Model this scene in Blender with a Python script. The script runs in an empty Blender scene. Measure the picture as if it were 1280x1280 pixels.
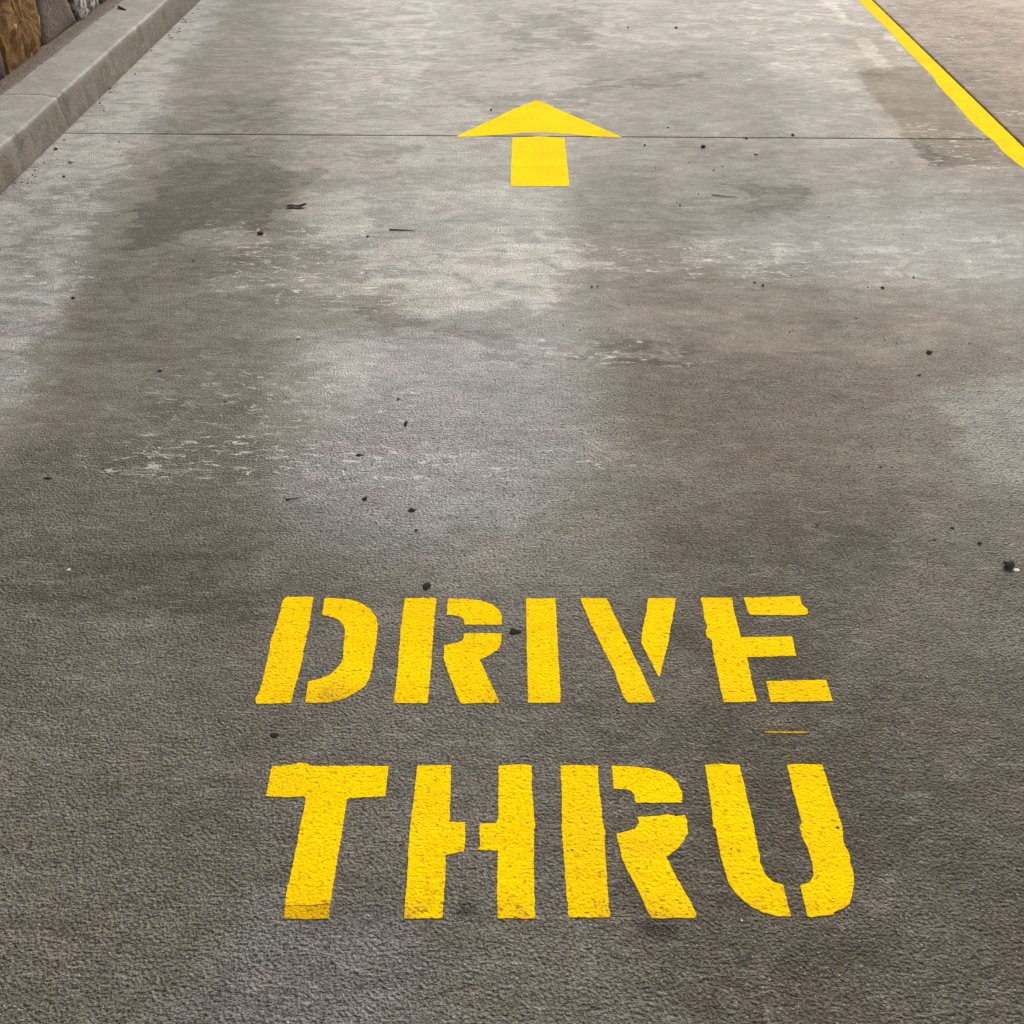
import bpy, bmesh, math, random
import numpy as np
from mathutils import Vector, noise as mnoise

# ------------------------------------------------------------------ camera, sky, sun, exposure
scene = bpy.context.scene
COL = scene.collection
CAM_H = 1.6
FPX = 1280.0
PITCH = math.atan(1047 / 1280)
YAW = math.atan(30 / 1653)

cam_data = bpy.data.cameras.new('camera')
cam_data.sensor_width = 36.0
cam_data.lens = 36.0
cam_data.clip_start = 0.05
cam_data.clip_end = 2000.0
cam = bpy.data.objects.new('camera', cam_data)
COL.objects.link(cam)
cam.location = (0, 0, CAM_H)
cam.rotation_euler = (math.pi / 2 - PITCH, 0, YAW)
scene.camera = cam

SUN_ELEV = math.radians(36)
SUN_AZ = math.radians(14)          # clockwise from the lane's forward direction (+Y)
world = bpy.data.worlds.new('World')
scene.world = world
world.use_nodes = True
wn, wl = world.node_tree.nodes, world.node_tree.links
wn.clear()
sky = wn.new('ShaderNodeTexSky')
sky.sky_type = 'NISHITA'
sky.sun_disc = False
sky.sun_elevation = SUN_ELEV
sky.sun_rotation = SUN_AZ
sky.dust_density = 4.0
sky.air_density = 1.0
hs = wn.new('ShaderNodeHueSaturation')
hs.inputs['Saturation'].default_value = 0.30      # overcast: nearly white sky
bg = wn.new('ShaderNodeBackground')
bg.inputs['Strength'].default_value = 0.07
wo = wn.new('ShaderNodeOutputWorld')
wl.new(sky.outputs[0], hs.inputs['Color'])
wl.new(hs.outputs[0], bg.inputs['Color'])
wl.new(bg.outputs[0], wo.inputs['Surface'])

sun_data = bpy.data.lights.new('sun', 'SUN')
sun_data.energy = 1.5
sun_data.angle = math.radians(14)
sun_data.color = (1.0, 0.95, 0.86)
sun = bpy.data.objects.new('sun', sun_data)
COL.objects.link(sun)
sd = Vector((math.sin(SUN_AZ) * math.cos(SUN_ELEV), math.cos(SUN_AZ) * math.cos(SUN_ELEV), math.sin(SUN_ELEV)))
sun.rotation_euler = sd.to_track_quat('Z', 'Y').to_euler()
sun.location = (3, 6, 8)

scene.view_settings.view_transform = 'Standard'
scene.view_settings.look = 'None'
scene.view_settings.gamma = 1.0
scene.view_settings.exposure = 1.05

# ------------------------------------------------------------------ helpers
random.seed(4)
RNG = np.random.default_rng(11)


def ray(px, py):
    x, y, z = (px - 640) / FPX, -(py - 640) / FPX, -1.0
    a = math.pi / 2 - PITCH
    y, z = y * math.cos(a) - z * math.sin(a), y * math.sin(a) + z * math.cos(a)
    x, y = x * math.cos(YAW) - y * math.sin(YAW), x * math.sin(YAW) + y * math.cos(YAW)
    return x, y, z


def g(px, py, z=0.0):
    """photo pixel -> point on the horizontal plane at height z"""
    d = ray(px, py)
    t = (z - CAM_H) / d[2]
    return (d[0] * t, d[1] * t)


def wallpt(px, py, x):
    """photo pixel -> (Y, Z) on the vertical plane at this X"""
    d = ray(px, py)
    t = x / d[0]
    return (d[1] * t, CAM_H + d[2] * t)


def link(name, mesh, mat=None, parent=None, loc=(0, 0, 0)):
    o = bpy.data.objects.new(name, mesh)
    COL.objects.link(o)
    o.location = loc
    if mat is not None and mesh is not None:
        mesh.materials.clear()
        mesh.materials.append(mat)
    if parent is not None:
        o.parent = parent
    return o


def tag(o, label=None, cat=None, group=None, kind=None):
    if label: o['label'] = label
    if cat: o['category'] = cat
    if group: o['group'] = group
    if kind: o['kind'] = kind
    return o


def bm_mesh(bm, name, smooth=False):
    me = bpy.data.meshes.new(name)
    bm.normal_update()
    bm.to_mesh(me)
    bm.free()
    if smooth:
        me.polygons.foreach_set('use_smooth', [True] * len(me.polygons))
    return me


_lat = {}


def vnoise(x, y, scale, seed):
    """smooth value noise 0..1 (numpy)"""
    if seed not in _lat:
        _lat[seed] = np.random.default_rng(seed).random((256, 256))
    L = _lat[seed]
    u, v = x * scale + 37.7, y * scale + 91.3
    iu, iv = np.floor(u).astype(int), np.floor(v).astype(int)
    fu, fv = u - iu, v - iv
    fu, fv = fu * fu * (3 - 2 * fu), fv * fv * (3 - 2 * fv)
    a = L[iu % 256, iv % 256]; b = L[(iu + 1) % 256, iv % 256]
    c = L[iu % 256, (iv + 1) % 256]; d = L[(iu + 1) % 256, (iv + 1) % 256]
    return (a * (1 - fu) + b * fu) * (1 - fv) + (c * (1 - fu) + d * fu) * fv


def fbm(x, y, scale, seed, octv=4):
    s, amp, tot = 0, 1.0, 0
    for k in range(octv):
        s = s + amp * vnoise(x, y, scale * 2 ** k, seed + k)
        tot += amp
        amp *= 0.55
    return s / tot


def sdf(X, Y, poly):
    """signed distance to a polygon, negative inside"""
    P = np.array(poly)
    Q = np.roll(P, -1, axis=0)
    d2 = np.full(X.shape, 1e9)
    inside = np.zeros(X.shape, bool)
    for (ax, ay), (bx, by) in zip(P, Q):
        ex, ey = bx - ax, by - ay
        wx, wy = X - ax, Y - ay
        t = np.clip((wx * ex + wy * ey) / (ex * ex + ey * ey + 1e-12), 0, 1)
        d2 = np.minimum(d2, (wx - ex * t) ** 2 + (wy - ey * t) ** 2)
        cond = ((ay <= Y) & (by > Y)) | ((by <= Y) & (ay > Y))
        with np.errstate(divide='ignore', invalid='ignore'):
            xi = ax + (Y - ay) / (by - ay + 1e-15) * ex
        inside ^= cond & (X < xi)
    d = np.sqrt(d2)
    return np.where(inside, -d, d)


def sstep(e0, e1, v):
    t = np.clip((v - e0) / (e1 - e0), 0, 1)
    return t * t * (3 - 2 * t)


def gp(pts):
    return [g(*p) for p in pts]


# ------------------------------------------------------------------ materials
class NT:
    def __init__(self, name, flat=False):
        self.dim = '2D' if flat else '3D'
        self.m = bpy.data.materials.new(name)
        self.m.use_nodes = True
        self.n, self.l = self.m.node_tree.nodes, self.m.node_tree.links
        self.n.clear()
        self.out = self.n.new('ShaderNodeOutputMaterial')
        self.b = self.n.new('ShaderNodeBsdfPrincipled')
        self.l.new(self.b.outputs[0], self.out.inputs[0])
        geo = self.n.new('ShaderNodeNewGeometry')
        self.pos = geo.outputs['Position']
        if flat:                       # lay the pattern out over the plan; upright faces unroll into it
            sx = self.n.new('ShaderNodeSeparateXYZ')
            self.l.new(self.pos, sx.inputs[0])
            cb = self.n.new('ShaderNodeCombineXYZ')
            self.l.new(self.math('ADD', sx.outputs[0], sx.outputs[2]), cb.inputs[0])
            self.l.new(sx.outputs[1], cb.inputs[1])
            self.pos = cb.outputs[0]

    def put(self, sock, v):
        if isinstance(v, bpy.types.NodeSocket):
            self.l.new(v, sock)
        else:
            sock.default_value = v

    def scaled(self, s, loc=(0, 0, 0), src=None):
        mp = self.n.new('ShaderNodeMapping')
        mp.inputs['Scale'].default_value = s
        mp.inputs['Location'].default_value = loc
        self.l.new(src or self.pos, mp.inputs['Vector'])
        return mp.outputs[0]

    def noise(self, scale, detail=3, rough=0.55, vec=None, dist=0.0):
        t = self.n.new('ShaderNodeTexNoise')
        t.noise_dimensions = self.dim
        t.inputs['Scale'].default_value = scale
        t.inputs['Detail'].default_value = detail
        t.inputs['Roughness'].default_value = rough
        t.inputs['Distortion'].default_value = dist
        self.l.new(vec or self.pos, t.inputs['Vector'])
        return t.outputs['Fac']

    def voro(self, scale, vec=None, feature='F1'):
        t = self.n.new('ShaderNodeTexVoronoi')
        t.feature = feature
        t.inputs['Scale'].default_value = scale
        self.l.new(vec or self.pos, t.inputs['Vector'])
        return t.outputs['Distance']

    def rng(self, v, a, b, c=0.0, d=1.0, smooth=False):
        t = self.n.new('ShaderNodeMapRange')
        if smooth: t.interpolation_type = 'SMOOTHSTEP'
        self.put(t.inputs[0], v)
        for i, k in enumerate((a, b, c, d)):
            self.put(t.inputs[i + 1], k)
        return t.outputs[0]

    def math(self, op, a, b=0.0, clamp=False):
        t = self.n.new('ShaderNodeMath')
        t.operation = op
        t.use_clamp = clamp
        self.put(t.inputs[0], a)
        self.put(t.inputs[1], b)
        return t.outputs[0]

    def mix(self, fac, a, b, mode='MIX'):
        t = self.n.new('ShaderNodeMix')
        t.data_type = 'RGBA'
        t.blend_type = mode
        self.put(t.inputs[0], fac)
        for i, v in ((6, a), (7, b)):
            if isinstance(v, tuple) and len(v) == 3: v = (*v, 1)
            self.put(t.inputs[i], v)
        return t.outputs[2]

    def grey(self, v):
        t = self.n.new('ShaderNodeCombineColor')
        for i in range(3): self.l.new(v, t.inputs[i])
        return t.outputs[0]

    def attr(self, name):
        t = self.n.new('ShaderNodeAttribute')
        t.attribute_name = name
        return t.outputs['Fac']

    def bump(self, h, dist, strength=1.0, normal=None):
        t = self.n.new('ShaderNodeBump')
        t.inputs['Distance'].default_value = dist
        self.put(t.inputs['Strength'], strength)
        self.l.new(h, t.inputs['Height'])
        if normal is not None: self.l.new(normal, t.inputs['Normal'])
        return t.outputs[0]

    def finish(self, col, rough, normal=None, spec=0.5):
        self.put(self.b.inputs['Base Color'], (*col, 1) if isinstance(col, tuple) else col)
        self.put(self.b.inputs['Roughness'], rough)
        self.put(self.b.inputs['Specular IOR Level'], spec)
        if normal is not None: self.l.new(normal, self.b.inputs['Normal'])
        return self.m


def relief(t, grain=165.0):
    """height of the rough cast surface: rounded grains, cross-lane broom lines, pits (shared by concrete and paint)"""
    n1 = t.noise(grain, 2, 0.58, t.scaled((0.9, 1.1, 1.0)))
    cells = t.n.new('ShaderNodeTexVoronoi')
    cells.voronoi_dimensions = t.dim
    cells.inputs['Scale'].default_value = grain * 0.95
    t.l.new(t.pos, cells.inputs['Vector'])
    cel = cells.outputs['Distance']
    n2 = t.noise(1.0, 2, 0.6, t.scaled((26, 210, 60)))
    n3 = t.noise(grain * 0.33, 2, 0.5)
    pit = t.rng(t.noise(125.0, 2, 0.55, t.scaled((0.62, 1.1, 1), (3, 7, 1))), 0.305, 0.355, 0.0, 1.0)
    h = t.math('ADD', t.math('MULTIPLY', n1, 0.70), t.math('MULTIPLY', cel, -0.30))
    h = t.math('ADD', h, t.math('MULTIPLY', n2, 0.16))
    h = t.math('ADD', h, t.math('MULTIPLY', n3, 0.26))
    h = t.math('ADD', h, t.math('MULTIPLY', pit, 0.22))
    return h, pit, n1


def concrete(name, dark, mid, pale, warm, use_attr=True, base_tone=0.5, rough_amt=1.0, grain=165.0, bump_d=0.0074, spec=0.33, streak_amt=1.0, iso=False, grit=1.0):
    t = NT(name, True)
    sc = (lambda x, y: (y * 0.55, x * 1.3, 5.0)) if iso else (lambda x, y: (x, y, 5.0))
    h, pit, n1 = relief(t, grain)
    big = t.noise(1.3, 4, 0.6)
    streak = t.noise(1.0, 5, 0.64, t.scaled(sc(3.2, 8.0)), 0.5)
    streak2 = t.noise(1.0, 3, 0.65, t.scaled(sc(14.0, 34.0), (5, 2, 0)))
    speck = t.noise(330.0, 2, 0.6)
    if use_attr:
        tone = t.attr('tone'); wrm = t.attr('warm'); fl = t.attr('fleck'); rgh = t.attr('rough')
    else:
        tone, wrm, fl, rgh = base_tone, 0.0, 0.0, rough_amt
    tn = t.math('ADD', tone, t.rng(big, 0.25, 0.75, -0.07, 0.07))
    tn = t.math('ADD', tn, t.rng(streak, 0.25, 0.75, -0.085 * streak_amt, 0.085 * streak_amt))
    tn = t.math('ADD', tn, t.rng(streak2, 0.25, 0.75, -0.10 * streak_amt, 0.10 * streak_amt))
    peel = t.rng(t.noise(1.0, 5, 0.68, t.scaled(sc(4.2, 8.0), (7, 3, 0)), 0.5), 0.50, 0.545, -1.0, 1.0)
    peel2 = t.rng(t.noise(1.0, 4, 0.7, t.scaled(sc(14.0, 28.0), (1, 8, 0)), 0.3), 0.52, 0.57, -1.0, 1.0)
    soft = t.rng(rgh, 0.25, 0.95, 0.048, 0.018)
    tn = t.math('ADD', tn, t.math('MULTIPLY', peel, soft))
    tn = t.math('ADD', tn, t.math('MULTIPLY', peel2, t.math('MULTIPLY', soft, 0.8)))
    if use_attr:
        rag = t.rng(t.noise(1.0, 5, 0.66, t.scaled(sc(5.5, 10.0), (2, 6, 0)), 0.6), 0.30, 0.70)
        for an, amt in (('scab', -0.21), ('chalk', 0.19)):
            m = t.rng(t.math('SUBTRACT', t.attr(an), rag), -0.07, 0.09)
            tn = t.math('ADD', tn, t.math('MULTIPLY', m, amt))
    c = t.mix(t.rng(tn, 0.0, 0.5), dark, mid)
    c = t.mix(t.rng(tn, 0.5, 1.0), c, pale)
    c = t.mix(wrm, c, t.mix(1.0, c, warm, 'MULTIPLY'))
    if use_attr: c = t.mix(t.attr('rust'), c, t.mix(1.0, c, (0.98, 0.80, 0.58), 'MULTIPLY'))
    c = t.mix(t.rng(t.noise(5.0, 3, 0.6, t.scaled((0.7, 1.6, 1), (4, 9, 2))), 0.35, 0.68, 0.0, 1.0), t.mix(1.0, c, (1.03, 0.985, 0.97), 'MULTIPLY'), t.mix(1.0, c, (0.97, 1.01, 0.985), 'MULTIPLY'))
    # crevice shade painted in by grain height; sand and paste specks differ in colour
    c = t.mix(1.0, c, t.grey(t.rng(n1, 0.28, 0.72, 1 - 0.42 * grit, 1 + 0.38 * grit)), 'MULTIPLY')
    c = t.mix(1.0, c, t.grey(t.rng(speck, 0.25, 0.75, 1 - 0.36 * grit, 1 + 0.34 * grit)), 'MULTIPLY')
    # shade of the pits painted into the colour, along with lodged grime
    pit_shade_dirt = t.math('MULTIPLY', t.math('SUBTRACT', 1.0, pit), t.rng(rgh, 0.0, 1.0, 0.12, 0.82))
    c = t.mix(pit_shade_dirt, c, (0.028, 0.025, 0.021))
    # hairline cross-lane scores, broken up
    score = t.rng(t.noise(1.0, 2, 0.5, t.scaled((5, 120, 60), (1, 4, 2))), 0.27, 0.31, 1.0, 0.0)
    c = t.mix(t.math('MULTIPLY', score, 0.45 if not iso else 0.0), c, (0.05, 0.045, 0.04))
    # chalky flecks
    f = t.rng(t.noise(1.0, 4, 0.66, t.scaled((20, 62, 60), (9, 1, 3)), 0.7), 0.60, 0.67)
    c = t.mix(t.math('MULTIPLY', f, fl, True), c, (0.62, 0.60, 0.56))
    if use_attr:
        sp = t.rng(t.noise(1.0, 5, 0.7, t.scaled((9, 30, 9), (3, 11, 3)), 0.9), 0.585, 0.62)
        c = t.mix(t.math('MULTIPLY', t.math('MULTIPLY', sp, fl, True), 0.42), c, (0.47, 0.455, 0.425))
        c = t.mix(t.attr('oil'), c, t.mix(1.0, c, (0.36, 0.35, 0.33), 'MULTIPLY'))
    # tiny pale grains
    wg = t.rng(t.noise(240.0, 0, 0.5, t.scaled((1, 1, 1), (2, 8, 1))), 0.80, 0.84)
    c = t.mix(t.math('MULTIPLY', wg, 0.34), c, (0.6, 0.57, 0.52))
    r = t.rng(tn, 0.1, 0.9, 0.74, 0.56)
    if use_attr: r = t.math('ADD', r, t.rng(wrm, 0.0, 0.7, -0.09, 0.03))      # swept, burnished parts shine a little
    nrm = t.bump(h, bump_d, t.rng(rgh, 0.0, 1.0, 0.16, 1.0))
    return t.finish(c, r, nrm, spec)


def paint(name, col, thin=0.0, relief_d=0.0048, feet=()):
    t = NT(name, True)
    h, pit, n1 = relief(t)
    v = t.noise(6.0, 3, 0.6)
    lap = t.noise(1.0, 3, 0.6, t.scaled((2.2, 24, 1), (3, 1, 0)), 0.4)         # laps of the roller
    scuff = t.noise(14.0, 5, 0.68, None, 0.4)
    th = thin
    if feet:                                                               # coat runs thin along the foot of each row
        sp = t.n.new('ShaderNodeSeparateXYZ')
        t.l.new(t.pos, sp.inputs[0])
        for lo, hi in feet:
            up = t.rng(sp.outputs[1], lo, hi, 1.0, 0.0)
            on = t.math('GREATER_THAN', sp.outputs[1], lo - 0.03)
            w = t.math('MULTIPLY', t.math('MULTIPLY', up, on), t.rng(scuff, 0.38, 0.6, 0.15, 1.0))
            th = t.math('ADD', th, w, True)
    c = t.mix(t.rng(v, 0.3, 0.7), col, (col[0] * 0.95, col[1] * 0.90, col[2]))
    c = t.mix(t.rng(lap, 0.52, 0.66, 0.0, 0.42), c, (col[0] * 0.86, col[1] * 0.78, col[2]))
    c = t.mix(1.0, c, t.grey(t.rng(n1, 0.28, 0.72, 0.86, 1.07)), 'MULTIPLY')
    c = t.mix(t.math('MULTIPLY', th, 0.34), c, (0.42, 0.25, 0.006))
    # the film breaks over pinholes; tyre grime sits in the grain
    miss = t.math('MULTIPLY', t.math('SUBTRACT', 1.0, pit), t.math('ADD', 0.55, t.math('MULTIPLY', th, 0.35)))
    c = t.mix(miss, c, (0.22, 0.13, 0.008))
    edge = t.math('SUBTRACT', 0.70, t.math('MULTIPLY', th, 0.16))
    holes = t.rng(t.math('SUBTRACT', t.math('ADD', t.math('MULTIPLY', n1, 0.55), t.math('MULTIPLY', scuff, 0.45)), edge), -0.035, 0.02)
    c = t.mix(t.math('MULTIPLY', holes, 0.55), c, (0.15, 0.11, 0.045))
    grime = t.rng(t.noise(3.1, 5, 0.65, t.scaled((1, 1.4, 1), (8, 2, 0))), 0.48, 0.75, 0.0, 0.20)
    c = t.mix(grime, c, (0.40, 0.27, 0.02))
    nrm = t.bump(h, relief_d, 0.8)
    return t.finish(c, 0.8, nrm, 0.02)


MAT = {}
MAT['slab'] = concrete('lane_concrete', (0.058, 0.051, 0.039), (0.168, 0.165, 0.155), (0.40, 0.39, 0.372), (1.04, 0.915, 0.73))
MAT['kerb'] = concrete('kerb_concrete', (0.15, 0.138, 0.115), (0.27, 0.258, 0.235), (0.40, 0.385, 0.36), (1, .90, .77),
                       True, 0.50, 0.45, 150.0, 0.0035, 0.10, 0.55, True, 0.55)
MAT['side'] = concrete('old_brown_concrete', (0.085, 0.062, 0.043), (0.205, 0.148, 0.100), (0.38, 0.28, 0.195), (1, .87, .74),
                       True, bump_d=0.011, spec=0.16, streak_amt=1.9)
MAT['yellow'] = paint('yellow_road_paint', (0.97, 0.61, 0.0010), 0.0, 0.0038, ((1.333, 1.41), (0.878, 0.95)))
MAT['yellow_far'] = paint('yellow_line_paint', (0.94, 0.69, 0.0010), 0.0, 0.0025)
MAT['yellow_thin'] = paint('worn_yellow_paint', (0.74, 0.45, 0.002), 0.75)


def plain(name, col, var=0.3, scale=40.0, rough=0.8, bump=0.002, spec=0.3):
    t = NT(name)
    n = t.noise(scale, 4, 0.6)
    c = t.mix(t.rng(n, 0.3, 0.7), tuple(k * (1 - var) for k in col), tuple(k * (1 + var) for k in col))
    return t.finish(c, rough, t.bump(n, bump), spec)


MAT['joint_lane'] = plain('joint_grit', (0.12, 0.108, 0.09), 0.5, 60.0)
MAT['joint'] = plain('joint_dirt', (0.035, 0.03, 0.026))
MAT['soil'] = plain('asphalt_ground', (0.06, 0.056, 0.05), 0.35, 90.0)
MAT['gum'] = plain('dark_gum', (0.024, 0.021, 0.017), 0.4, 200.0, 0.95, 0.002, 0.05)
MAT['dark_pebble'] = plain('dark_pebble', (0.095, 0.082, 0.066), 0.4, 120.0)
MAT['pale_chip'] = plain('pale_chip', (0.62, 0.60, 0.57), 0.15, 150.0)
MAT['grey_pebble'] = plain('grey_pebble', (0.20, 0.18, 0.155), 0.35, 150.0)
MAT['leaf'] = plain('dry_leaf', (0.085, 0.05, 0.028), 0.4, 120.0, 0.7)
MAT['twig'] = plain('twig_bark', (0.06, 0.048, 0.036), 0.4, 200.0)


def stone_mat(name, a, b, spot=None, scale=9.0, spot_scale=14.0, thr=(0.56, 0.62)):
    t = NT(name)
    n = t.noise(scale, 5, 0.62, None, 0.6)
    n2 = t.noise(scale * 7, 4, 0.6)
    c = t.mix(t.rng(n, 0.32, 0.68), a, b)
    c = t.mix(1.0, c, t.grey(t.rng(n2, 0.25, 0.75, 0.62, 1.35)), 'MULTIPLY')
    if spot:
        s = t.rng(t.noise(spot_scale, 3, 0.55, t.scaled((1, 0.9, 0.8), (2, 5, 8))), thr[0], thr[1])
        c = t.mix(s, c, spot)
    nrm = t.bump(t.math('ADD', n2, t.math('MULTIPLY', n, 0.7)), 0.008)
    return t.finish(c, 0.8, nrm, 0.15)


MAT['st_brown'] = stone_mat('ochre_brown_stone', (0.11, 0.055, 0.020), (0.33, 0.175, 0.055), (0.62, 0.47, 0.22), 15, 13, (0.615, 0.65))
MAT['st_taupe'] = stone_mat('smooth_taupe_stone', (0.125, 0.095, 0.074), (0.19, 0.15, 0.12), None, 7)
MAT['st_mottle'] = stone_mat('mottled_pale_stone', (0.10, 0.085, 0.07), (0.17, 0.15, 0.125), (0.60, 0.57, 0.52), 16, 34, (0.44, 0.54))
MAT['st_purple'] = stone_mat('dark_purple_brown_stone', (0.075, 0.055, 0.048), (0.13, 0.098, 0.088), None, 8)
MAT['st_grey'] = stone_mat('dark_grey_stone', (0.10, 0.088, 0.076), (0.18, 0.16, 0.142), None, 10)
MAT['mortar'] = concrete('wall_mortar', (0.075, 0.056, 0.044), (0.125, 0.098, 0.078), (0.20, 0.165, 0.135), (1, .9, .8), False, 0.55, 0.7, 120.0, 0.006, 0.05, 0.7, True)

# ------------------------------------------------------------------ the setting: ground sheet and lane slabs
XL, XR, YJ = -2.11, 2.158, 4.612       # kerb foot, lane's right edge, cross joint


def ground_sheet():
    bm = bmesh.new()
    vs = [bm.verts.new(v) for v in ((-400, -400, -0.16), (400, -400, -0.16), (400, 400, -0.16), (-400, 400, -0.16))]
    bm.faces.new(vs)
    return tag(link('ground', bm_mesh(bm, 'ground'), MAT['soil']), 'dark asphalt ground spreading out beyond the drive lane', kind='structure')


ground_sheet()


def grid_mesh(name, xs, ys, depth, lip=0.004, fields=None):
    """top surface on a grid with softened edges and skirts down to -depth"""
    nx, ny = len(xs), len(ys)
    X, Y = np.meshgrid(xs, ys)
    Z = np.zeros_like(X)
    edge = np.zeros_like(X, bool)
    edge[0, :] = edge[-1, :] = True
    edge[:, 0] = edge[:, -1] = True
    Z[edge] = -lip
    co = np.stack([X, Y, Z], -1).reshape(-1, 3)
    idx = np.arange(nx * ny).reshape(ny, nx)
    q = np.stack([idx[:-1, :-1], idx[:-1, 1:], idx[1:, 1:], idx[1:, :-1]], -1).reshape(-1, 4)
    ring = np.concatenate([idx[0, :], idx[1:, -1], idx[-1, -2::-1], idx[-2:0:-1, 0]])
    low = co[ring].copy()
    low[:, 2] = -depth
    base = len(co)
    k = np.arange(len(ring))
    kn = np.roll(k, -1)
    sk = np.stack([ring[k], base + k, base + kn, ring[kn]], -1)
    co = np.concatenate([co, low])
    faces = np.concatenate([q, sk])
    me = bpy.data.meshes.new(name)
    me.vertices.add(len(co))
    me.vertices.foreach_set('co', co.astype(np.float32).ravel())
    me.loops.add(faces.size)
    me.loops.foreach_set('vertex_index', faces.astype(np.int32).ravel())
    me.polygons.add(len(faces))
    me.polygons.foreach_set('loop_start', (np.arange(len(faces)) * 4).astype(np.int32))
    me.polygons.foreach_set('loop_total', np.full(len(faces), 4, np.int32))
    me.update(calc_edges=True)
    me.validate()
    if fields:
        F = fields(co[:, 0], co[:, 1])
        for nme, val in F.items():
            a = me.attributes.new(nme, 'FLOAT', 'POINT')
            a.data.foreach_set('value', val.astype(np.float32))
    return me


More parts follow.
